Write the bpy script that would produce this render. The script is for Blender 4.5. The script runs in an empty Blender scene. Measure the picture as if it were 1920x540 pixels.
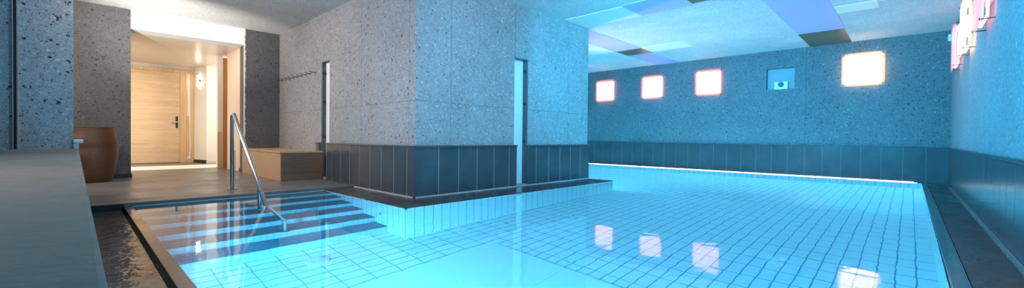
import bpy, bmesh, math, random
from mathutils import Vector, Matrix
random.seed(7)
sc = bpy.context.scene
COL = sc.collection
E = 0.627                      # eye height above the deck

# ------------------------------------------------------------------ materials
class NT:
    def __init__(s, name):
        s.m = bpy.data.materials.new(name); s.m.use_nodes = True
        s.t = s.m.node_tree; s.t.nodes.clear()
        s.out = s.t.nodes.new('ShaderNodeOutputMaterial')
    def n(s, typ, **kw):
        nd = s.t.nodes.new(typ)
        for k, v in kw.items():
            if k.startswith('i_'):
                nd.inputs[k[2:].replace('_', ' ')].default_value = v
            else: setattr(nd, k, v)
        return nd
    def l(s, a, b): s.t.links.new(a, b)
    def math(s, op, a, b=None, c=None):
        nd = s.t.nodes.new('ShaderNodeMath'); nd.operation = op
        for i, v in enumerate((a, b, c)):
            if v is None: continue
            if isinstance(v, (int, float)): nd.inputs[i].default_value = v
            else: s.l(v, nd.inputs[i])
        return nd.outputs[0]
    def mix(s, f, a, b):
        nd = s.t.nodes.new('ShaderNodeMix'); nd.data_type = 'RGBA'
        for i, v in ((0, f), (6, a), (7, b)):
            if isinstance(v, (int, float)): nd.inputs[i].default_value = v
            elif isinstance(v, tuple): nd.inputs[i].default_value = (*v[:3], 1)
            else: s.l(v, nd.inputs[i])
        return nd.outputs[2]
    def ramp(s, f, stops, interp='LINEAR'):
        nd = s.t.nodes.new('ShaderNodeValToRGB'); cr = nd.color_ramp; cr.interpolation = interp
        while len(cr.elements) < len(stops): cr.elements.new(.5)
        for e, (p, c) in zip(cr.elements, stops):
            e.position = p; e.color = (*c, 1) if isinstance(c, tuple) else (c, c, c, 1)
        s.l(f, nd.inputs[0]); return nd.outputs[0]
    def coord(s, scale=(1, 1, 1)):
        tc = s.n('ShaderNodeTexCoord'); mp = s.n('ShaderNodeMapping')
        mp.inputs['Scale'].default_value = scale
        g = s.n('ShaderNodeNewGeometry')
        s.l(g.outputs['Position'], mp.inputs['Vector']); return mp.outputs[0]
    def noise(s, vec, scale, detail=4, rough=.55, dist=0):
        nd = s.n('ShaderNodeTexNoise'); nd.inputs['Scale'].default_value = scale
        nd.inputs['Detail'].default_value = detail; nd.inputs['Roughness'].default_value = rough
        nd.inputs['Distortion'].default_value = dist
        s.l(vec, nd.inputs['Vector']); return nd.outputs[0]
    def bsdf(s, color, rough=.5, metal=0., bump=None, bstr=.3, bdist=.01, spec=.5, **kw):
        p = s.n('ShaderNodeBsdfPrincipled')
        for k, v in (('Base Color', color), ('Roughness', rough), ('Metallic', metal), ('Specular IOR Level', spec)):
            if isinstance(v, (int, float)): p.inputs[k].default_value = v
            elif isinstance(v, tuple): p.inputs[k].default_value = (*v[:3], 1)
            else: s.l(v, p.inputs[k])
        for k, v in kw.items(): p.inputs[k.replace('_', ' ')].default_value = v
        if bump is not None:
            b = s.n('ShaderNodeBump'); b.inputs['Strength'].default_value = bstr; b.inputs['Distance'].default_value = bdist
            s.l(bump, b.inputs['Height']); s.l(b.outputs[0], p.inputs['Normal'])
        s.l(p.outputs[0], s.out.inputs[0]); return s.m

def concrete(name, base, pit=.22, chip=2.3, rough=.75, pits=.48, bstr=.7, seams=(), hseams=(), axis='X', scale=1.15):
    t = NT(name); v = t.coord()
    n1 = t.noise(v, 1.6 * scale, 5, .6); n2 = t.noise(v, 22 * scale, 5, .7); n3 = t.noise(v, 90 * scale, 3, .7)
    f = t.math('ADD', t.math('MULTIPLY', n1, .22), t.math('ADD', t.math('MULTIPLY', n2, .33), t.math('MULTIPLY', n3, .65)))
    lo = tuple(c * .66 for c in base); hi = tuple(min(1, c * 1.35) for c in base)
    c = t.ramp(f, [(.46, lo), (.60, base), (.74, hi)])
    def cells(sc_, thr, size, off):
        mp = t.n('ShaderNodeMapping'); mp.inputs['Location'].default_value = (off, off * 1.7, off * .6)
        warp = t.n('ShaderNodeTexNoise'); warp.inputs['Scale'].default_value = sc_ * .9
        t.l(v, warp.inputs['Vector'])
        ad = t.n('ShaderNodeVectorMath', operation='MULTIPLY_ADD'); ad.inputs[1].default_value = (.06,) * 3
        t.l(warp.outputs[1], ad.inputs[0]); t.l(v, ad.inputs[2])
        t.l(ad.outputs[0], mp.inputs['Vector'])
        vo = t.n('ShaderNodeTexVoronoi'); vo.inputs['Scale'].default_value = sc_; t.l(mp.outputs[0], vo.inputs['Vector'])
        sx = t.n('ShaderNodeSeparateColor'); t.l(vo.outputs['Color'], sx.inputs[0])
        pick = t.math('LESS_THAN', sx.outputs[0], thr)
        rad = t.math('LESS_THAN', vo.outputs['Distance'], t.math('MULTIPLY_ADD', sx.outputs[1], size * .8, size * .3))
        return t.math('MULTIPLY', pick, rad)
    dk = cells(26 * scale, .17, .34, 0); dk2 = cells(58 * scale, .26, .42, 5.3)
    wt = cells(30 * scale, .14, .34, 9.1); wt2 = cells(66 * scale, .24, .42, 3.7)
    d = t.math('MAXIMUM', dk, dk2); w = t.math('MAXIMUM', wt, wt2)
    c = t.mix(t.math('MULTIPLY', w, .7), c, tuple(min(1, x * chip) for x in base))
    c = t.mix(t.math('MULTIPLY', d, pits * 2), c, tuple(x * pit for x in base))
    h = t.math('SUBTRACT', t.math('ADD', n2, t.math('MULTIPLY', n3, .5)), t.math('MULTIPLY', d, .9))
    sep = t.n('ShaderNodeSeparateXYZ'); t.l(v, sep.inputs[0])
    wob = t.math('MULTIPLY', t.math('SUBTRACT', t.noise(v, 3), .5), .02)
    for ax, lst in ((axis, seams), ('Z', hseams)):
        for s0 in lst:
            m = t.math('LESS_THAN', t.math('ABSOLUTE', t.math('SUBTRACT', t.math('ADD', sep.outputs[ax], wob), s0)), .005)
            c = t.mix(t.math('MULTIPLY', m, .5), c, tuple(x * .4 for x in base)); h = t.math('SUBTRACT', h, t.math('MULTIPLY', m, .5))
    return t.bsdf(c, rough, bump=h, bstr=bstr, bdist=.012)

def grid_tiles(name, a, sa, oa, b, sb, ob, color, grout, gw=.005, gwb=None, rough=.25, weak=1.):
    t = NT(name); v = t.coord(); sep = t.n('ShaderNodeSeparateXYZ'); t.l(v, sep.inputs[0])
    def line(ax, s, o, w):
        fr = t.math('FRACT', t.math('DIVIDE', t.math('SUBTRACT', sep.outputs[ax], o - 100 * s), s))
        return t.math('LESS_THAN', t.math('MULTIPLY', t.math('SUBTRACT', .5, t.math('ABSOLUTE', t.math('SUBTRACT', fr, .5))), s), w / 2)
    la = line(a, sa, oa, gw); lb = t.math('MULTIPLY', line(b, sb, ob, gwb or gw), weak)
    g = t.math('MAXIMUM', la, lb)
    n = t.noise(v, 5, 3)
    base = t.mix(n, tuple(c * .93 for c in color), tuple(min(1, c * 1.05) for c in color))
    return t.bsdf(t.mix(g, base, grout), rough)

def plain(name, color, rough=.5, metal=0., nscale=30, var=.12, bstr=.15, spec=.5, stretch=(1, 1, 1), **kw):
    t = NT(name); v = t.coord(stretch); n = t.noise(v, nscale, 4)
    c = t.mix(n, tuple(x * (1 - var) for x in color), tuple(min(1, x * (1 + var)) for x in color))
    return t.bsdf(c, rough, metal, bump=n if bstr else None, bstr=bstr, bdist=.004, spec=spec, **kw)

def wood(name, c1, c2, axis='Y', rough=.45, scale=1., fine=14):
    sc_ = {'X': (.6, 9, 9), 'Y': (9, .6, 9), 'Z': (9, 9, .6)}[axis]
    t = NT(name); v = t.coord(tuple(k * scale for k in sc_)); n = t.noise(v, 1.6, 6, .6, .6)
    v2 = t.coord(tuple(k * fine for k in sc_)); n2 = t.noise(v2, 1, 3)
    f = t.math('ADD', t.math('MULTIPLY', n, .7), t.math('MULTIPLY', n2, .3))
    return t.bsdf(t.ramp(f, [(.35, c1), (.62, c2)]), rough, bump=n2, bstr=.05, bdist=.002)

def glow(name, stops, strength, nscale=2.2):
    t = NT(name); v = t.coord(); n = t.noise(v, nscale, 1, .4)
    em = t.n('ShaderNodeEmission'); em.inputs['Strength'].default_value = strength
    t.l(t.ramp(n, stops), em.inputs[0]); t.l(em.outputs[0], t.out.inputs[0]); return t.m

def wet(name, c1, c2, r0, r1, bscale, bstr, spec=.5, stretch=(1, 1, 1), pat=2.5):
    t = NT(name); v = t.coord(); n = t.noise(v, pat, 4, .6); nf = t.noise(v, 45, 4, .7)
    c = t.mix(t.math('ADD', t.math('MULTIPLY', n, .6), t.math('MULTIPLY', nf, .4)), c1, c2)
    r = t.math('MULTIPLY_ADD', t.ramp(n, [(.42, 0.), (.62, 1.)]), r1 - r0, r0)
    vb = t.coord(stretch); b = t.noise(vb, bscale, 3, .5)
    return t.bsdf(c, r, bump=b, bstr=bstr, bdist=.02, spec=spec)

M = {}
M['con_left'] = concrete('concrete_block_side', (.31, .30, .30), seams=(-3.95, -5.05), hseams=(1.02,), axis='X')
M['con_right'] = concrete('concrete_block_front', (.31, .30, .30), seams=(2.98, 4.05, 5.25), hseams=(1.02,), axis='Y')
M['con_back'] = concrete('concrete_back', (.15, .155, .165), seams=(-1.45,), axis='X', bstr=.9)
M['con_rwall'] = concrete('concrete_right', (.25, .26, .27), bstr=.5, pits=.3)
M['con_dark'] = concrete('concrete_dark', (.105, .098, .097), pit=.3, chip=1.7, bstr=.9)
M['con_col'] = concrete('terrazzo_column', (.34, .35, .37), pit=.12, chip=1.9, pits=.5, bstr=.2, rough=.45, scale=1.0)
M['con_ceil'] = concrete('concrete_ceiling', (.70, .69, .67), pit=.7, chip=1.15, pits=.2, bstr=.35)
M['ledge'] = wet('ledge_stone', (.15, .135, .12), (.22, .20, .18), .55, .75, 60, .12, pat=4, spec=.3)
M['deck'] = wet('deck_stone', (.10, .092, .086), (.165, .152, .14), .28, .45, 30, .04, pat=2.0)
M['deck_dark'] = wet('deck_edge_dark', (.018, .017, .016), (.035, .033, .031), .12, .3, 40, .1)
M['cope'] = wet('coping_stone', (.028, .029, .031), (.06, .058, .055), .12, .35, 40, .12)
M['edge'] = wet('overflow_edge', (.05, .05, .052), (.09, .088, .085), .10, .22, 25, .04)
M['channel'] = wet('wet_channel', (.028, .027, .027), (.07, .065, .06), .06, .18, 13, .35, spec=.8)
M['channel_dull'] = wet('channel_stone', (.013, .013, .014), (.022, .021, .021), .25, .4, 13, .2, spec=.35)
M['slate'] = None
t = NT('slate_panel'); v = t.coord(); n = t.noise(v, 3.5, 5, .65); n2 = t.noise(v, 40, 4)
M['slate'] = t.bsdf(t.mix(n, (.030, .034, .038), (.080, .088, .096)), t.math('MULTIPLY_ADD', n, .06, .20), bump=n2, bstr=.12, bdist=.004)
M['grout'] = plain('grout', (.42, .42, .43), .8)
CY = (.80, .90, .93); GR = (.05, .34, .42)
M['grout_dark'] = plain('grout_dark', (.16, .17, .18), .8)
M['tile_floor'] = grid_tiles('pool_floor_tiles', 'X', .1045, .05, 'Y', .208, .252, CY, (.03, .30, .40), .009, .009, weak=.85)
M['tile_x'] = grid_tiles('pool_wall_tiles_x', 'Y', .1045, 2.087, 'Z', .155, -.03, CY, GR, .006, .004, weak=.4)
M['tile_y'] = grid_tiles('pool_wall_tiles_y', 'X', .1045, -3.339, 'Z', .155, -.03, CY, GR, .006, .004, weak=.4)
M['riser'] = grid_tiles('riser_tiles', 'Y', .05, .36, 'Z', .05, -.03, (.42, .60, .66), (.22, .44, .50), .004, .004)
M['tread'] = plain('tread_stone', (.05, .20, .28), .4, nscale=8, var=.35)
M['plate'] = plain('floor_plate', (.80, .90, .92), .35, nscale=3, var=.04, bstr=.02)
M['white'] = plain('white_plaster', (.78, .78, .77), .7, nscale=20, var=.04)
M['slot_white'] = plain('slot_lining_white', (.85, .85, .88), .5, nscale=6, var=.05)
M['hall_white'] = plain('hall_plaster', (.80, .76, .70), .6, nscale=8, var=.03)
M['hall_ceil'] = plain('hall_ceiling_paint', (.66, .58, .48), .28, nscale=5, var=.05, bstr=.05)
M['peach'] = plain('reveal_plaster', (.74, .58, .45), .6, nscale=8, var=.06)
M['oak'] = wood('oak_veneer', (.56, .38, .21), (.72, .53, .33), 'Y')
M['oak_v'] = wood('oak_frame', (.60, .38, .19), (.74, .51, .28), 'Z')
M['orange'] = wood('orange_wood', (.42, .15, .025), (.58, .26, .06), 'Z')
M['bench'] = plain('bench_stone', (.46, .27, .14), .45, nscale=4, var=.14, stretch=(1, 1, .5))
M['bench_side'] = wood('bench_brown', (.085, .045, .025), (.19, .105, .06), 'Y', .38, .5)
M['threshold'] = plain('threshold_stone', (.70, .66, .60), .35, nscale=8, var=.05)
M['black'] = plain('black_plastic', (.012, .012, .014), .35, bstr=0)
M['skirt'] = plain('black_skirting', (.02, .018, .018), .4, nscale=20)
M['steel'] = plain('stainless_steel', (.62, .63, .65), .16, 1., nscale=60, var=.05, bstr=.02)
M['steel_dark'] = plain('hook_steel', (.10, .09, .085), .4, .8)
M['bronze'] = plain('bronze_grate', (.20, .15, .13), .42, .3, nscale=60, var=.3, stretch=(1, .3, 1))
M['cream'] = plain('cream_panel', (.93, .92, .80), .6, nscale=4, var=.02, bstr=.02)
M['lav'] = plain('lavender_panel', (.60, .52, .92), .6, nscale=4, var=.04, bstr=.02)
M['olive'] = plain('bronze_panel', (.22, .15, .085), .35, .35, nscale=9, var=.15, bstr=.03)
M['device'] = plain('white_plastic', (.82, .82, .82), .35, bstr=0)
M['niche'] = plain('niche_lining', (.30, .33, .37), .6, nscale=10, var=.08)
M['mint'] = plain('pale_glazing_edge', (.62, .72, .70), .3, nscale=6, var=.06)
M['alu'] = plain('light_profile', (.55, .56, .60), .3, .6, bstr=0)
M['shelf'] = plain('white_shelf', (.72, .76, .80), .35, nscale=10, var=.06)
M['glassdark'] = plain('sidelight_glass', (.86, .87, .85), .08, nscale=2, var=.03, bstr=0)
M['oak_dim'] = M['oak_v']
# woven vessel
t = NT('woven_vessel'); v = t.coord(); w = t.n('ShaderNodeTexWave', wave_type='BANDS', bands_direction='Z')
w.inputs['Scale'].default_value = 22; w.inputs['Distortion'].default_value = 1.2; w.inputs['Detail'].default_value = 3; t.l(v, w.inputs['Vector'])
n = t.noise(v, 35, 4); f = t.math('ADD', t.math('MULTIPLY', w.outputs[1], .5), t.math('MULTIPLY', n, .5))
M['vessel'] = t.bsdf(t.ramp(f, [(.25, (.035, .011, .004)), (.7, (.15, .055, .014))]), .5, bump=f, bstr=.5, bdist=.01)
# water
t = NT('pool_water'); v = t.coord((1, 1, 1))
b = t.math('ADD', t.math('MULTIPLY', t.noise(v, 3.2, 2, .5), 1.), t.math('MULTIPLY', t.noise(v, 8., 1, .5), .34))
bp = t.n('ShaderNodeBump'); bp.inputs['Strength'].default_value = .035; bp.inputs['Distance'].default_value = .06; t.l(b, bp.inputs['Height'])
g = t.n('ShaderNodeBsdfPrincipled'); g.inputs['Transmission Weight'].default_value = 1; g.inputs['IOR'].default_value = 1.33
g.inputs['Roughness'].default_value = 0; g.inputs['Base Color'].default_value = (.74, .96, 1, 1)
t.l(bp.outputs[0], g.inputs['Normal']); t.l(g.outputs[0], t.out.inputs[0]); M['water'] = t.m
# acrylic sheet in front of the light boxes
t = NT('acrylic_sheet'); mx = t.n('ShaderNodeMixShader'); mx.inputs[0].default_value = .45
tr = t.n('ShaderNodeBsdfTransparent'); p = t.n('ShaderNodeBsdfTranslucent'); p.inputs['Color'].default_value = (.85, .8, .8, 1)
t.l(tr.outputs[0], mx.inputs[1]); t.l(p.outputs[0], mx.inputs[2]); t.l(mx.outputs[0], t.out.inputs[0]); M['acrylic'] = t.m
PK = [(.30, (1., .44, .62)), (.45, (1., .52, .46)), (.56, (1., .68, .56)), (.70, (.9, .48, .80))]
M['pink'] = glow('lit_pink', PK, 2.5, 2.6)
M['warm'] = glow('lit_warm', [(.35, (1., .60, .36)), (.6, (1., .72, .48))], 4.2, 2.)
M['rose'] = glow('lit_rose', [(.35, (1., .45, .62)), (.6, (1., .70, .80))], 1.7, 3.)
M['tube_pink'] = glow('tube_pink', [(.3, (1., .30, .42)), (.7, (1., .46, .46))], 6.5)
M['tube_warm'] = glow('tube_warm', [(.3, (1., .62, .36)), (.7, (1., .66, .4))], 12)
M['led'] = glow('led_line', [(.3, (.9, .97, 1)), (.7, (.95, 1, 1))], 2.4)
M['uw'] = glow('underwater_lamp', [(.3, (.05, .62, 1)), (.7, (.07, .66, 1))], 60.)
M['sconce'] = glow('sconce_glow', [(.3, (1., .88, .70)), (.7, (1., .9, .75))], 10.)
M['spot'] = glow('downlight_glow', [(.3, (1., .80, .56)), (.7, (1., .82, .6))], 30.)

# ------------------------------------------------------------------ mesh helpers
class MB:
    def __init__(s): s.b = bmesh.new()
    def box(s, x0, x1, y0, y1, z0, z1, bev=0):
        r = bmesh.ops.create_cube(s.b, size=1)
        for v in r['verts']:
            v.co = Vector((x0 + (v.co.x + .5) * (x1 - x0), y0 + (v.co.y + .5) * (y1 - y0), z0 + (v.co.z + .5) * (z1 - z0)))
        if bev:
            es = {e for v in r['verts'] for e in v.link_edges}
            bmesh.ops.bevel(s.b, geom=list(es), offset=bev, segments=2, affect='EDGES', profile=.6)
        return s
    def prism(s, pts, z0, z1):            # polygon in XY
        lo = [s.b.verts.new((x, y, z0)) for x, y in pts]; hi = [s.b.verts.new((x, y, z1)) for x, y in pts]
        s.b.faces.new(lo[::-1]); s.b.faces.new(hi); n = len(pts)
        for i in range(n): s.b.faces.new((lo[i], lo[(i + 1) % n], hi[(i + 1) % n], hi[i]))
        return s
    def disc(s, c, axis, r, depth, seg=24, r2=None):
        m = Vector(axis).to_track_quat('Z', 'Y').to_matrix().to_4x4(); m.translation = Vector(c)
        bmesh.ops.create_cone(s.b, cap_ends=True, segments=seg, radius1=r, radius2=r if r2 is None else r2, depth=depth, matrix=m)
        return s
    def tube(s, pts, r, seg=14):
        pts = [Vector(p) for p in pts]; rings = []
        up = Vector((0, 1, 0.001)).normalized()
        for i, p in enumerate(pts):
            a = pts[max(i - 1, 0)]; c = pts[min(i + 1, len(pts) - 1)]; d = (c - a).normalized()
            u = d.cross(up).normalized() if abs(d.dot(up)) < .95 else d.cross(Vector((0, 0, 1))).normalized()
            w = d.cross(u).normalized()
            rings.append([s.b.verts.new(p + (u * math.cos(k * 2 * math.pi / seg) + w * math.sin(k * 2 * math.pi / seg)) * r) for k in range(seg)])
        for a, c in zip(rings, rings[1:]):
            for k in range(seg): s.b.faces.new((a[k], a[(k + 1) % seg], c[(k + 1) % seg], c[k]))
        s.b.faces.new(rings[0][::-1]); s.b.faces.new(rings[-1]); return s
    def lathe(s, c, prof, seg=48):
        rings = []
        for r, z in prof:
            rings.append([s.b.verts.new((c[0] + r * math.cos(k * 2 * math.pi / seg), c[1] + r * math.sin(k * 2 * math.pi / seg), c[2] + z)) for k in range(seg)])
        for a, b in zip(rings, rings[1:]):
            for k in range(seg): s.b.faces.new((a[k], a[(k + 1) % seg], b[(k + 1) % seg], b[k]))
        s.b.faces.new(rings[0][::-1]); s.b.faces.new(rings[-1]); return s
    def quad(s, *ps): s.b.faces.new([s.b.verts.new(p) for p in ps]); return s
    def build(s, name, mat, parent=None, org=None, smooth=False):
        bmesh.ops.recalc_face_normals(s.b, faces=s.b.faces)
        me = bpy.data.meshes.new(name)
        o = bpy.data.objects.new(name, me); COL.objects.link(o)
        if parent is not None:
            o.parent = parent; w = Vector((0, 0, 0)); q = parent
            while q is not None: w += q.location; q = q.parent
            if org is None: off = w
            else: off = Vector(org); o.location = off - w
        else:
            off = Vector(org) if org is not None else Vector((0, 0, 0)); o.location = off
        bmesh.ops.translate(s.b, verts=s.b.verts, vec=-off)
        s.b.to_mesh(me); s.b.free(); me.materials.append(M[mat] if isinstance(mat, str) else mat)
        if smooth:
            for p_ in me.polygons: p_.use_smooth = True
            try: me.set_sharp_from_angle(angle=math.radians(40))
            except Exception: pass
        return o
def tag(o, label, cat, group=None):
    o['label'] = label; o['category'] = cat
    if group: o['group'] = group
    return o
def thing(name, loc, label, cat, group=None):
    o = bpy.data.objects.new(name, None); COL.objects.link(o); o.location = loc; o.empty_display_size = .1
    return tag(o, label, cat, group)
def st(o): o['kind'] = 'structure'; return o
def dup(root, loc, label, mats=None):
    r = root.copy(); COL.objects.link(r); r.location = loc; r['label'] = label
    for ch in list(root.children):
        c = ch.copy(); COL.objects.link(c); c.parent = r
        for g_ in list(ch.children):
            d = g_.copy(); COL.objects.link(d); d.parent = c
    return r

CEIL = 1.79 + E; WZ = -.036; CZ = -.022; FZ = -1.118
XR, YB = .474, 9.655; BX, BY, BE = -3.818, 2.51, 5.79; CX, CYY = -3.339, 2.087; PXE = -8.3
NEAR = -2.2
# ------------------------------------------------------------------ setting
# ceiling
st(MB().box(-8.12, XR + .3, NEAR, YB + .3, CEIL, CEIL + .2).build('ceiling', 'con_ceil'))
# back wall with recess (niche)
nx0, nx1, nz0, nz1 = -2.115, -1.635, 1.02 + E, 1.437 + E
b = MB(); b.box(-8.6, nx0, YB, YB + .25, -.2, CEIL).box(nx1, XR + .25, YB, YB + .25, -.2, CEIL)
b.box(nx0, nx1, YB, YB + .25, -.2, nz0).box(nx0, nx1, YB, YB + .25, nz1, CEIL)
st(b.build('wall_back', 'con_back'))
st(MB().box(nx0, nx1, YB + .11, YB + .2, nz0, nz1).build('wall_back_recess', 'niche'))
# right wall
st(MB().box(XR, XR + .25, NEAR, YB, -.2, CEIL).build('wall_right', 'con_rwall'))
st(MB().box(-12, XR, NEAR - .2, NEAR, -.2, CEIL).build('wall_front', 'hall_white'))
# hidden far-left end of the pool hall
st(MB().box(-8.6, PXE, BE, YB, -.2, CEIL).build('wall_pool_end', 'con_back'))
# central block: side facing the stairs (Y = BY) and side facing the pool (X = BX), each with a tall slot
sx0, sx1, sz1 = -6.285, -6.01, 1.715
b = MB(); D = .3
b.box(-9.28, sx0, BY, BY + D, -.03, CEIL).box(sx1, BX, BY, BY + D, -.03, CEIL).box(sx0, sx1, BY, BY + D, sz1, CEIL).box(sx0, sx1, BY, BY + D, -.03, .03)
st(b.build('wall_block_side', 'con_left'))
ty0, ty1, tz1 = 4.04, 4.31, 1.705
b = MB(); b.box(BX - D, BX - .001, BY + .001, ty0, -.03, CEIL).box(BX - D, BX - .001, ty1, BE, -.03, CEIL).box(BX - D, BX - .001, ty0, ty1, tz1, CEIL).box(BX - D, BX - .001, ty0, ty1, -.03, -.005)
st(b.build('wall_block_front', 'con_right'))
st(MB().box(PXE, BX - D, BE - D, BE, -.03, CEIL).build('wall_block_rear', 'con_right'))
st(MB().box(sx0 - .02, sx1 + .02, BY + .06, BY + .2, 0, sz1).build('window_1', 'slot_white'))
st(MB().box(BX - .2, BX - .085, ty0 - .02, ty1 + .02, -.02, tz1).build('window_2', 'slot_white'))
# dark blue-grey cheek boards of the two slots, with their fixings
def fixings(pts, axis, parent):
    for p_ in pts: MB().disc(p_, axis, .016, .02, 14).build('bolt', 'black', parent)
c1 = tag(MB().box(sx0 - .001, sx0 + .012, BY + .004, BY + .06, .03, sz1).build('slot_jamb', 'slate', org=(sx0, BY, .03)), 'dark jamb strip with round fixings in the tall wall slot beside the bench', 'jamb', 'slot jambs')
fixings([(sx0 + .018, BY + .035, z) for z in (1.55, 1.13, .62)], (1, 0, 0), c1)
c2 = tag(MB().box(BX - .085, BX - .004, ty1 - .012, ty1 + .001, .0, tz1).build('slot_jamb', 'slate', org=(BX, ty1, 0)), 'dark jamb strip with round fixings in the wall slot facing the pool', 'jamb', 'slot jambs')
fixings([(BX - .05, ty1 - .018, z) for z in (1.55, 1.10, .58)], (0, -1, 0), c2)

# slate wainscot runs: slabs with pale joints, cap on top
def wainscot(name, axis, pos, out, cuts, z0, z1, th=.035, capw=.05, gm='grout'):
    """axis: direction of run; pos: wall plane; out: +-1 outward normal sign"""
    b = MB(); g_ = MB()
    for a0, a1 in zip(cuts, cuts[1:]):
        lo, hi = sorted((pos, pos + out * th))
        if axis == 'X': b.box(a0 + .003, a1 - .003, lo, hi, z0, z1 - .022, .0015)
        else: b.box(lo, hi, a0 + .003, a1 - .003, z0, z1 - .022, .0015)
    lo, hi = sorted((pos, pos + out * (th - .0015)))
    c0, c1_ = cuts[0], cuts[-1]
    if axis == 'X': g_.box(c0 + .004, c1_ - .004, lo, hi, z0, z1 - .0225)
    else: g_.box(lo, hi, c0 + .004, c1_ - .004, z0, z1 - .0225)
    lo, hi = sorted((pos, pos + out * capw))
    if axis == 'X': b.box(c0, c1_, lo, hi, z1 - .022, z1, .003)
    else: b.box(lo, hi, c0, c1_, z1 - .022, z1, .003)
    o = st(b.build(name, 'slate')); gg = g_.build('joint_filler', gm, o); return o
WT = .533
wainscot('trim_1', 'X', BY, -1, [-6.03 + 0, -5.84, -5.57, -5.295, -5.02, -4.755, -4.48, -4.205, -3.93, BX + .035], CZ, WT)
wainscot('trim_2', 'X', BY, -1, [-6.40, sx0 + .0], -.0, WT)
wainscot('trim_3', 'Y', BX, 1, [BY - .035, 2.79, 3.075, 3.358, 3.643, 3.916, ty0 + .025], CZ, WT)
wainscot('trim_4', 'Y', BX, 1, [ty1 - .01, 4.461, 4.745, 5.01, 5.275, 5.535, BE], CZ, WT)
cuts = [XR - .275 * i for i in range(33)][::-1]
wainscot('trim_5', 'X', YB, -1, cuts, -.06, .545, .03, .038, 'grout_dark')
cuts = [YB - .04 - .29 * i for i in range(40)][::-1]
wainscot('trim_6', 'Y', XR, -1, cuts, -.06, .535, .02, .032, 'grout_dark')
# pale foot joint around the block
st(MB().box(-6.0, BX + .05, BY - .05, BY - .03, CZ, CZ + .012).box(BX + .03, BX + .05, BY - .05, BE, CZ, CZ + .012).build('trim_7', 'grout'))

# left wall (X = -8.12): two dark piers and white lintel
LX = -8.12
st(MB().box(LX - .35, LX, -.09, .553, 0, CEIL).build('wall_left_pier', 'con_dark'))
st(MB().box(LX - .9, LX - .75, NEAR, .3, 0, CEIL).build('wall_left_outer', 'peach'))
st(MB().box(LX - .28, LX, 1.97, BY, 0, CEIL).build('wall_left_corner_pier', 'con_dark'))
st(MB().box(LX - .34, LX + .004, .553, 1.97, 2.175, CEIL).box(LX - .34, LX + .012, .553, 1.97, 2.145, 2.175, .003).build('trim_8', 'white'))
# ragged plaster edges of the opening
b = MB()
for i in range(60):
    z = 2.42 * i / 60; w_ = .008 + .014 * random.random()
    b.box(LX - .02, LX + .003, 1.967 - .006, 1.967 + w_, z, z + 2.42 / 60)
st(b.build('trim_9', 'peach'))
st(MB().box(LX - 1.16, LX - .28, 1.972, BY, 0, 2.42).build('wall_hall_reveal', 'peach'))
st(MB().box(LX - .35, LX + .012, -.10, .565, 0, .062, .002).build('baseboard_left', 'skirt'))
st(MB().box(LX - .28, LX + .012, 1.955, 2.10, 0, .062, .002).build('baseboard_corner', 'skirt'))
# hall
HC = 2.145
st(MB().box(-13, LX - .341, -1.6, 4, HC, HC + .2).build('ceiling_hall', 'hall_ceil'))
DX = -11.78
st(MB().box(DX - .3, DX - .03, -1.6, 1.9, 0, HC).build('wall_hall_end', 'hall_white'))
st(MB().prism([(DX - .1, 1.862), (DX + .0, 1.862), (-11.17, 1.99), (-11.17, 4), (DX - .1, 4)], 0, HC).build('wall_hall_return', 'hall_white'))
st(MB().prism([(DX + .0, 1.852), (-11.165, 1.98), (-11.165, 1.992), (DX, 1.868)], 0, .07).build('baseboard_hall', 'skirt'))
st(MB().box(-11.17, -11.155, 1.985, 3.9, 0, .055).build('baseboard_hall_end', 'threshold'))
st(MB().box(-13, 0, -1.8, -1.6, 0, HC).build('wall_hall_far', 'hall_white')) if False else None
st(MB().box(-12, LX - .35, -1.0, -.9, 0, HC).build('wall_hall_left', 'hall_white'))
st(MB().box(-11.2, -9.28, 3.9, 4.0, 0, HC).build('wall_hall_right', 'hall_white'))
st(MB().box(-9.72, -9.60, 1.885, 1.968, 0, HC).build('wall_hall_jamb', 'hall_white'))
# floors
b = MB(); b.box(-9.66, -5.385, -.35, BY + .05, -.15, 0).box(-5.38, -5.14, .0, BY + .05, -.15, -.001, .002)
b.box(-9.66, -5.385, NEAR, -.35, -.15, 0)
st(b.build('floor', 'deck'))
st(MB().box(-9.66, -8.4, BY, 4, -.15, 0).box(DX - .2, -10.75, -1.6, 4, -.15, .0).build('floor_hall', 'deck'))
st(MB().box(-10.75, -9.66, -1.6, 4, -.15, .001).build('floor_threshold', 'threshold'))
st(MB().box(-5.139, -5.134, -.3, .30, -.15, -.003).build('baseboard_deck', 'black'))
# pool coping, block side (dark wet stone) and its low face
st(MB().prism([(-5.13, CYY), (CX, CYY), (CX, BE), (BX, BE), (BX, BY + .02), (-5.13, BY + .02)], -.075, CZ).build('floor_coping', 'cope'))
# near channel and overflow edge
YE = .362
st(MB().box(-5.14, .16, .302, YE, -.2, WZ + .004, .003).build('trim_10', 'edge'))
st(MB().box(-5.6, XR, -.3, .285, -.2, -.062).build('floor_channel_near', 'channel'))
st(MB().box(-5.14, .2, .285, .302, -.2, -.10).build('floor_slot_near', 'black'))
# right: edge, channel, bronze grate
st(MB().box(.15, .212, .25, YB - .2, -.2, WZ + .004, .003).build('trim_11', 'edge'))
st(MB().box(.224, XR, .285, YB - .03, -.2, -.045).build('floor_channel_right', 'channel_dull'))
st(MB().box(.212, .224, .3, YB - .2, -.2, -.09).build('floor_slot_right', 'black'))
b = MB(); b.box(.436, .453, .3, 8.9, -.045, -.030, .002)
for i in range(100): b.box(.424, .436, .4 + i * .085, .4 + i * .085 + .07, -.045, -.034)
st(b.build('trim_12', 'bronze'))
st(MB().box(PXE, .16, YB - .2, YB - .02, -.2, -.03).build('floor_ledge_back', 'deck_dark'))
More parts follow.
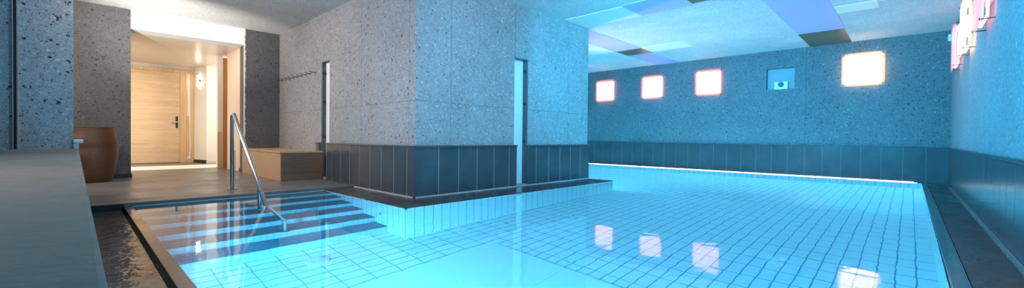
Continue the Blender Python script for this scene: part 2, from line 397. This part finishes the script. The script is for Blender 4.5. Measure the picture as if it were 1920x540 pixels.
# pool basin
b = MB(); b.box(-5.6, .4, .1, BE, FZ - .1, FZ).box(PXE, .4, BE, YB, FZ - .1, FZ)
st(b.build('pool_floor', 'tile_floor'))
b = MB(); b.box(CX - .25, CX, CYY + .001, BE, FZ, CZ - .03).box(.15, .3, .1, YB, FZ, WZ - .03).box(PXE - .1, PXE, BE, YB, FZ, WZ)
st(b.build('pool_wall_long', 'tile_x'))
b = MB(); b.box(-5.4, CX - .0003, CYY, CYY + .25, FZ, CZ - .03).box(PXE, CX - .001, BE - .2, BE - .0005, FZ, WZ).box(PXE, .15, YB - .2, YB, FZ, WZ - .005).box(-5.4, .15, .315, YE - .001, FZ, WZ - .01)
st(b.build('pool_wall_cross', 'tile_y'))
# lip tiles right under the block coping
st(MB().box(CX - .02, CX + .002, CYY, BE, CZ - .06, CZ - .012).build('trim_13', 'tile_x'))
st(MB().box(-5.13, CX + .002, CYY - .002, CYY + .02, CZ - .06, CZ - .012).build('trim_14', 'tile_y'))
# steps
NOS = [-4.88, -4.64, -4.387, -4.132, -3.883, -3.634]; TZ = [-.067 - .175 * i for i in range(6)]
bt = MB(); br = MB()
x0 = -5.14
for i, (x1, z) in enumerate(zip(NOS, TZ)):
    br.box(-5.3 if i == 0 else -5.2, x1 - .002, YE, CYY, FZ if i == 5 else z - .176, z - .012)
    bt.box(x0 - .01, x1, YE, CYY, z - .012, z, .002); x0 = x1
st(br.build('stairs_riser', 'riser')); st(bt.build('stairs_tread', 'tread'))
st(MB().box(-5.145, -5.138, YE, CYY, -.067, -.03).build('trim_15', 'riser'))
# plain floor plates (two slabs with a seam) bedded on the tiled floor
b = MB(); xs = [-2.75, -1.91, -1.07, -.23]
for a0, a1 in zip(xs, xs[1:]): b.box(a0 + .002, a1 - .002, .62, 2.63, FZ, FZ + .005)
st(b.build('pool_floor_plate', 'plate'))
# water
wv = bmesh.new(); me = bpy.data.meshes.new('pool_water')
P_ = [(-5.139, YE), (.15, YE), (.15, YB - .2), (PXE, YB - .2), (PXE, BE), (CX, BE), (CX, CYY), (-5.139, CYY)]
wv.faces.new([wv.verts.new((x, y, WZ)) for x, y in P_]); bmesh.ops.triangulate(wv, faces=wv.faces); wv.to_mesh(me); wv.free()
me.materials.append(M['water']); wo = bpy.data.objects.new('pool_water', me); COL.objects.link(wo); wo['kind'] = 'stuff'
wo['label'] = 'clear bright cyan water filling the tiled pool'; wo['category'] = 'water'
t_ = thing('pool_inlet', (-3.766, CYY, -.54), 'round water inlet in the tiled pool wall beside the steps', 'inlet')
MB().disc((-3.766, CYY - .005, -.54), (0, -1, 0), .045, .012, 28).build('rim', 'slot_white', t_)
MB().disc((-3.766, CYY - .012, -.54), (0, -1, 0), .024, .008, 20).build('nozzle', 'tread', t_)
t_ = thing('floor_drain', (-3.318, 1.298, FZ), 'round white drain in the pool floor in front of the steps', 'drain')
MB().disc((-3.318, 1.298, FZ + .006), (0, 0, 1), .085, .012, 36).build('ring', 'slot_white', t_)
b = MB()
for i in range(-3, 4): b.box(-3.318 - .05, -3.318 + .05, 1.298 + i * .018 - .004, 1.298 + i * .018 + .004, FZ + .012, FZ + .016)
b.build('grille', 'slot_white', t_)
# LED line on the far edge
tag(MB().box(PXE + .1, .06, YB - .215, YB - .2, WZ - .004, WZ + .012).build('light_strip', 'led', org=(-3, YB - .2, WZ)), 'long thin white light strip along the far pool edge under the dark slabs', 'light strip')

# ------------------------------------------------------------------ underwater lamps (in the hidden pool walls)
def pool_lamp(p, n, label, r=.11, first=[None]):
    t_ = thing('pool_lamp', p, label, 'lamp', 'underwater pool lamps')
    p = Vector(p); n = Vector(n)
    MB().disc(p + n * .012, n, r + .02, .02).build('rim', 'steel', t_)
    MB().disc(p + n * .024, n, r, .012).build('lens', 'uw', t_)
for x in (-2.9, -1.7, -.5): pool_lamp((x, YE, -.62), (0, 1, 0), 'round underwater lamp in the pool wall below the near edge')
for x in (-4.1, -5.6, -7.1): pool_lamp((x, BE, -.62), (0, 1, 0), 'round underwater lamp in the pool wall behind the concrete block')

# ------------------------------------------------------------------ light boxes
def light_box(c, n, size, glowmat, label, group, off=.075):
    """c: centre on wall; n: outward normal"""
    t_ = thing('light_box', c, label, 'wall light', group); c = Vector(c); n = Vector(n)
    u = Vector((0, 0, 1)).cross(n); h = size / 2
    def slab(hh, o0, o1, bev=0):
        b = MB(); p0 = c - u * hh + n * o0; p1 = c + u * hh + n * o1
        b.box(min(p0.x, p1.x), max(p0.x, p1.x), min(p0.y, p1.y), max(p0.y, p1.y), c.z - hh, c.z + hh, bev); return b
    slab(h, off, off + .008, .001).build('acrylic_sheet', 'acrylic', t_)
    slab(h - .045, off - .012, off - .002).build('lamp_panel', glowmat, t_)
    q = h - .055; rb = MB()
    for s1 in (-1, 1):
        e0 = c + u * (q * s1) + n * (off - .034); rb.box(e0.x - .008, e0.x + .008, e0.y - .008, e0.y + .008, c.z - q, c.z + q)
        a0 = c - u * (q - .01) + n * (off - .042); a1 = c + u * (q - .01) + n * (off - .026)
        rb.box(min(a0.x, a1.x), max(a0.x, a1.x), min(a0.y, a1.y), max(a0.y, a1.y), c.z + q * s1 - .008, c.z + q * s1 + .008)
    rb.build('lamp_tube', 'tube_warm' if glowmat == 'warm' else 'tube_pink', t_)
    slab(.10, .0, off - .012).build('bracket', 'device', t_)
    for s1 in (-1, 1):
        for s2 in (-1, 1):
            q = c + u * (h - .028) * s1 + Vector((0, 0, 1)) * (h - .028) * s2
            MB().disc(q + n * (off + .004) / 2, n, .005, off + .004, 10).disc(q + n * (off + .011), n, .010, .006, 12).build('bolt', 'steel_dark', t_)
    return t_
ZC = 1.252 + E
light_box((-5.79, YB, ZC), (0, -1, 0), .575, 'pink', 'square pink light box on the back wall nearest the concrete block', 'light boxes on the back wall')
light_box((-4.50, YB, ZC), (0, -1, 0), .575, 'pink', 'square pink light box on the back wall, between two other pink ones', 'light boxes on the back wall')
light_box((-3.215, YB, ZC), (0, -1, 0), .585, 'pink', 'square pink light box on the back wall beside the small recess', 'light boxes on the back wall')
light_box((-.615, YB, ZC + .02), (0, -1, 0), .59, 'warm', 'square warm white light box on the back wall near the corner', 'light boxes on the back wall')
light_box((XR, 8.0, ZC), (-1, 0, 0), .59, 'rose', 'pink light box on the right wall nearest the corner', 'light boxes on the right wall')
light_box((XR, 6.65, ZC), (-1, 0, 0), .59, 'warm', 'peach light box on the right wall, middle of three', 'light boxes on the right wall')
light_box((XR, 5.25, ZC), (-1, 0, 0), .59, 'rose', 'pink light box on the right wall, nearest the viewer and cut by the top', 'light boxes on the right wall')
# device in the recess
t_ = thing('wall_camera', (-1.86, YB + .05, nz0), 'small white device with dark round lens in the back wall recess', 'camera')
MB().box(-1.975, -1.748, YB + .005, YB + .10, nz0, nz0 + .145, .006).build('housing', 'device', t_)
MB().disc((-1.862, YB + .0, nz0 + .09), (0, -1, 0), .052, .02, 28).build('lens', 'black', t_)
MB().box(-1.975, -1.748, YB - .012, YB + .01, nz0 - .002, nz0 + .035, .003).build('shelf', 'device', t_)
tag(MB().box(XR - .055, XR - .005, YB - .03, YB - .002, 2.24, 2.35, .006).build('sensor_box', 'device', org=(XR - .03, YB, 2.29)), 'tiny pale sensor box high in the far right corner', 'sensor')
tag(MB().box(-1.36, -1.352, YB - .006, YB - .0005, 1.96, 2.07, .001).build('wall_slit', 'black', org=(-1.36, YB, 2.0)), 'short dark vertical slot cover on the back wall between recess and warm light', 'slot')

# ------------------------------------------------------------------ ceiling panels
def cpanel(x0, x1, y0, y1, mat, label):
    tag(MB().box(x0, x1, y0, y1, CEIL - .004, CEIL + .001).build('ceiling_panel', mat, org=((x0 + x1) / 2, (y0 + y1) / 2, CEIL)), label, 'ceiling panel', 'coloured ceiling panels')
cpanel(-3.80, -2.835, 5.10, 5.685, 'cream', 'cream ceiling panel touching the top corner of the concrete block')
cpanel(-2.835, -2.09, 5.06, 5.65, 'lav', 'lavender ceiling panel joining the big cream panel at the block')
cpanel(-2.09, -1.385, 5.06, 5.60, 'olive', 'bronze ceiling panel cut by the top edge of the view')
cpanel(-4.40, -3.83, 5.80, 7.66, 'lav', 'long lavender ceiling panel emerging behind the concrete block')
cpanel(-5.05, -4.41, 7.0, 7.63, 'cream', 'cream ceiling panel beside the block, half hidden behind it')
cpanel(-4.40, -3.84, 7.66, 8.20, 'olive', 'small bronze ceiling panel beside a long cream one above the pink lights')
cpanel(-3.84, -3.01, 7.62, 8.17, 'cream', 'long cream ceiling panel adjoining the small bronze one')
cpanel(-4.40, -3.87, 8.20, YB, 'lav', 'lavender ceiling panel touching the back wall above a pink light')
cpanel(-6.2, -5.61, 8.42, 8.88, 'cream', 'cream ceiling panel peeking out lowest beside the block')
cpanel(-1.39, -.765, 4.9, 8.40, 'lav', 'very long lavender ceiling panel ending at a bronze one')
cpanel(-1.39, -.778, 8.40, YB, 'olive', 'bronze ceiling panel against the back wall left of the warm light')
cpanel(-.76, -.322, 7.0, 7.40, 'cream', 'narrow cream ceiling panel right of the long lavender one')

# ------------------------------------------------------------------ handrail
RY = 1.248; R_ = .021
t_ = thing('handrail', (-5.655, RY, 0), 'stainless steel handrail running down the pool steps', 'handrail')
def arc(c, r, a0, a1, n=8): return [(c[0] + r * math.cos(math.radians(a0 + (a1 - a0) * i / n)), RY, c[1] + r * math.sin(math.radians(a0 + (a1 - a0) * i / n))) for i in range(n + 1)]
zt = .865
MB().tube([(-5.655, RY, 0), (-5.655, RY, .40), (-5.655, RY, zt - .06)] + arc((-5.595, zt - .06), .06, 180, 52)[1:], R_).build('post', 'steel', t_, smooth=True)
sl = -.772; xs_, zs_ = -5.558, zt - .013
xe = -3.965; ze = zs_ + sl * (xe - xs_)
r2 = .07
MB().tube([(xs_, RY, zs_), ((xs_ + xe) / 2, RY, (zs_ + ze) / 2), (xe, RY, ze)], R_).build('sloping_rail', 'steel', t_, smooth=True)
MB().tube([(xe, RY, ze), (xe + .035, RY, ze - .032), (xe + .06, RY, ze - .075), (xe + .07, RY, ze - .13), (xe + .07, RY, TZ[4])], R_).build('post', 'steel', t_, smooth=True)
xm = -4.615
MB().tube([(xm, RY, zs_ + sl * (xm - xs_)), (xm, RY, TZ[2])], .018).build('post', 'steel', t_, smooth=True)
for x, z in ((-5.655, 0), (xe + .07, TZ[4]), (xm, TZ[2])):
    MB().disc((x, RY, z + .005), (0, 0, 1), .05, .01, 28).build('flange', 'steel', t_)
# ------------------------------------------------------------------ bench
t_ = thing('bench', (-7.1, 2.2, 0), 'tan stone bench block against the wall beside the slot', 'bench')
b = MB().box(-8.10, -6.225, 1.935, BY - .002, 0, .385, .003); b.build('body', 'bench', t_)
MB().box(-8.10, -6.205, 1.925, BY - .002, .385, .41, .004).build('seat_slab', 'bench', t_)
o = MB().box(-6.226, -6.212, 1.945, BY - .004, .0, .384, .002).build('end_panel', 'bench_side', t_); o['label'] = 'dark brown end panel'
# ------------------------------------------------------------------ coat hooks
t0 = thing('wall_hook', (-7.96, BY, 1.585), 'small dark wall hook, one of nine in a row beside the slot', 'hook', 'nine wall hooks above the bench')
MB().disc((-7.96, BY - .004, 1.585), (0, -1, 0), .013, .008, 14).build('rose', 'steel_dark', t0)
MB().tube([(-7.96, BY - .004, 1.585), (-7.96, BY - .05, 1.583), (-7.96, BY - .085, 1.592), (-7.96, BY - .09, 1.605)], .006, 8).build('peg', 'steel_dark', t0, smooth=True)
for i in range(1, 9): dup(t0, (-7.96 + i * .1815, BY, 1.585), 'small dark wall hook, one of nine in a row beside the slot')
# ------------------------------------------------------------------ woven vessel
prof = [(.195, 0), (.205, .01), (.23, .12), (.262, .30), (.272, .42), (.262, .455), (.268, .47), (.25, .60), (.228, .70), (.232, .715), (.222, .72), (.212, .70), (.205, .5), (.05, .3)]
tag(MB().lathe((-7.72, .135, 0), prof).build('woven_vessel', 'vessel', org=(-7.72, .135, 0), smooth=True), 'tall brown woven barrel vessel standing beside the dark pier', 'vessel')
# ------------------------------------------------------------------ foreground ledge, column
LZ = E - .14
b = MB(); b.box(-6.1, .44, -2.19, .021, -.06, LZ, .006)
st(b.build('wall_low_ledge', 'ledge'))
st(MB().box(-5.95, -5.56, -.336, -.012, LZ, CEIL).build('wall_column', 'con_col'))
st(MB().box(-5.85, -5.60, -.52, -.372, LZ, CEIL).build('wall_column_inner', 'con_col'))
st(MB().box(-5.60, -5.57, -.3485, -.3405, LZ, CEIL).box(-5.60, -5.57, -.372, -.3665, LZ, CEIL).build('trim_16', 'alu'))
st(MB().box(-5.62, -5.575, -.3665, -.3485, LZ, CEIL).build('trim_17', 'black'))
st(MB().box(-5.62, -5.57, -.9, -.455, LZ, CEIL).build('window_3', 'mint'))
t_ = thing('wall_shelf', (-5.7, .02, LZ), 'small white shelf end poking out behind the blue speckled column', 'shelf')
MB().box(-5.75, -5.50, -.012, .052, LZ + .055, LZ + .085, .008).build('shelf_board', 'shelf', t_)
MB().box(-5.72, -5.54, -.012, .022, LZ, LZ + .055, .003).build('support', 'shelf', t_)
# ------------------------------------------------------------------ hall door etc.
d_ = MB().box(DX - .03, DX + .012, .66, 1.610, .01, 1.995, .002).build('door_1', 'oak'); st(d_)
MB().box(DX + .012, DX + .02, 1.535, 1.575, .77, 1.03, .003).build('lock_plate', 'black', d_)
MB().box(DX + .02, DX + .05, 1.545, 1.565, .895, .915).box(DX + .04, DX + .055, 1.44, 1.567, .893, .917, .004).build('door_handle', 'steel', d_)
fr = MB().box(DX - .03, DX + .02, .60, 1.862, 1.998, 2.06, .002).box(DX - .03, DX + .02, 1.612, 1.725, 0, 1.998, .002).box(DX - .03, DX + .02, 1.80, 1.862, 0, 1.998, .002).box(DX - .03, DX + .02, 1.725, 1.80, 0, .09).box(DX - .03, DX + .02, .60, .658, 0, 1.998, .002).build('door_frame', 'oak_v')
st(fr)
st(MB().box(DX - .02, DX - .005, 1.725, 1.80, .09, 1.998).build('window_4', 'glassdark'))
tag(MB().box(DX - .004, DX + .012, 1.728, 1.765, .17, 1.05, .002).build('pull_bar', 'oak_v', org=(DX, 1.74, .17)), 'narrow vertical wooden bar in front of the glazed strip beside the door', 'bar')
st(MB().box(-9.63, -9.60, 1.968, 2.5, 0, 2.115, .002).build('door_2', 'orange'))
st(MB().box(-9.60, -9.57, 1.878, 1.945, 0, .69, .002).build('trim_18', 'oak_v'))
st(MB().box(-8.97, -8.70, 1.955, 1.972, 0, .36, .002).build('trim_19', 'oak'))
# sconce on the slanted hall wall
sx, sy, sz = -11.47, 1.925, 1.83
t_ = thing('wall_sconce', (sx, sy, sz), 'small glowing wall sconce on the white hall wall', 'wall lamp')
MB().box(sx - .035, sx + .035, sy - .03, sy + .005, sz - .03, sz + .03, .003).build('mount', 'steel', t_)
MB().box(sx - .04, sx + .04, sy - .06, sy - .03, sz - .12, sz + .12, .01).build('shade', 'sconce', t_)
# hall downlights (out of sight behind the left pier)
for i, (x, y) in enumerate(((-10.3, .2), (-9.0, .15))):
    tt = thing('ceiling_downlight', (x, y, HC), ['round ceiling downlight of the hall near the door', 'round ceiling downlight of the hall near the opening'][i], 'ceiling lamp', 'hall downlights')
    MB().disc((x, y, HC - .006), (0, 0, -1), .085, .012).build('ring', 'white', tt)
    MB().disc((x, y, HC - .014), (0, 0, -1), .065, .008).build('lamp', 'spot', tt)

# ------------------------------------------------------------------ lights
def light(name, typ, loc, target, energy, color, **kw):
    l_ = bpy.data.lights.new(name, typ); l_.energy = energy; l_.color = color
    for k, v in kw.items(): setattr(l_, k, v)
    o = bpy.data.objects.new(name, l_); COL.objects.link(o); o.location = loc
    o.rotation_euler = (Vector(target) - Vector(loc)).to_track_quat('-Z', 'Y').to_euler(); return o
# added fill lights out of view, brightening and tinting the bathing hall
light('room_fill', 'AREA', (-7.0, -1.0, 2.36), (-6.6, 2.5, 1.), 75, (1., .93, .88), size=.5)
light('room_fill', 'AREA', (-5.3, .6, 2.39), (-8.3, 1.4, .9), 45, (1., .92, .84), size=.35)
light('room_fill', 'AREA', (-3.0, -1.5, 2.36), (-4.6, 3.5, 1.1), 46, (.82, .86, 1.), size=.6, spread=math.radians(80))
light('room_fill', 'AREA', (-1.5, 2.5, 2.39), (-4.6, 3.2, .6), 92, (.36, .66, 1.), size=.5)
light('room_fill', 'AREA', (-1.7, 2.9, 2.39), (-2.3, 9.6, 1.0), 360, (.0, .52, 1.), size=.5, spread=math.radians(110))
light('room_fill', 'AREA', (-1.6, 2.6, 2.39), (.47, 5.5, .4), 130, (.02, .50, 1.), size=.5, spread=math.radians(120))
light('room_fill', 'AREA', (-.5, .7, 2.39), (-.2, 7, 1.0), 210, (.05, .56, 1.), size=.5, spread=math.radians(120))
light('rear_ceiling_fill', 'SPOT', (-6.6, 6.7, .5), (-.8, 7.0, 3.1), 480, (1., .80, .78), spot_size=math.radians(56), spot_blend=1., shadow_soft_size=.12)  # added spot, unseen behind the block, lifts the far ceiling
light('near_ceiling_fill', 'SPOT', (-1.6, -1.5, .75), (-2.6, 6., 3.5), 300, (1., .78, .74), spot_size=math.radians(40), spot_blend=1., shadow_soft_size=.1)  # added warm spot below the view, fills the ceiling from the near side
light('room_fill', 'AREA', (-2.2, -.9, 2.36), (-2.2, -.7, 0), 14, (1., .86, .74), size=.4, spread=math.radians(100))  # added neutral fill above the ledge, offsets its blue cast
# added spot fill, unseen behind the column, brightens lintel and ceiling
light('lintel_fill', 'SPOT', (-6.3, -.25, .9), (-8.1, 1.25, 2.46), 400, (1., .96, .90), spot_size=math.radians(58), spot_blend=1., shadow_soft_size=.06)
# underwater: the lamps in the hidden pool walls and the strip along the far edge
UW = (.10, .60, 1.)
for x, pw in ((-2.9, 60), (-1.7, 50), (-.5, 100)): light('pool_lamp_light', 'AREA', (x, YE + .04, -.62), (x * .9, 6, -.85), pw, UW, size=.22)
for x in (-4.1, -5.6, -7.1): light('pool_lamp_light', 'AREA', (x, BE + .04, -.62), (x + .6, 9, -.8), 55, UW, size=.22)
light('light_strip_light', 'AREA', (-3.9, YB - .222, WZ - .035), (-3.9, YB - 2.2, -1.1), 300, (.14, .68, 1.), shape='RECTANGLE', size=8., size_y=.04)
# hall
light('hall_lamp', 'AREA', (-10.3, .2, HC - .05), (-10.3, .5, 0), 38, (1., .92, .80), size=.3)
light('hall_lamp', 'AREA', (-9.0, .15, HC - .05), (-9.2, .6, 0), 34, (1., .92, .80), size=.3)
light('hall_lamp', 'AREA', (-10.3, 3.2, HC - .3), (-10.4, 1.5, .8), 45, (1., .92, .80), size=.4)

w = bpy.data.worlds.new('world'); sc.world = w; w.use_nodes = True
w.node_tree.nodes['Background'].inputs[0].default_value = (.3, .45, .6, 1); w.node_tree.nodes['Background'].inputs[1].default_value = .2

# ------------------------------------------------------------------ camera
f, yaw, pit, rol, sy_ = 781.2, 43.649, -.692, .567, 268.
y_, p_, r_ = (math.radians(a) for a in (yaw, pit, rol))
F = Vector((-math.sin(y_) * math.cos(p_), math.cos(y_) * math.cos(p_), math.sin(p_)))
R = Vector((math.cos(y_), math.sin(y_), 0)); U = R.cross(F)
R2 = R * math.cos(r_) + U * math.sin(r_); U2 = -R * math.sin(r_) + U * math.cos(r_)
cam = bpy.data.cameras.new('camera'); co = bpy.data.objects.new('camera', cam); COL.objects.link(co)
cam.sensor_width = 36; cam.sensor_fit = 'HORIZONTAL'; cam.lens = f / 1920 * 36; cam.shift_y = (sy_ - 270) / 1920; cam.clip_start = .01
m = Matrix((( R2.x, U2.x, -F.x, 0), (R2.y, U2.y, -F.y, 0), (R2.z, U2.z, -F.z, E), (0, 0, 0, 1)))
co.matrix_world = m; sc.camera = co
vs = sc.view_settings; vs.view_transform = 'Standard'; vs.look = 'None'; vs.exposure = 0; vs.gamma = 1; vs.use_curve_mapping = False
c_ = sc.cycles
c_.max_bounces = 10; c_.diffuse_bounces = 4; c_.glossy_bounces = 4; c_.transmission_bounces = 8; c_.transparent_max_bounces = 8
c_.blur_glossy = .3; c_.caustics_reflective = False; c_.caustics_refractive = True; c_.sample_clamp_indirect = 6
c_.use_denoising = True
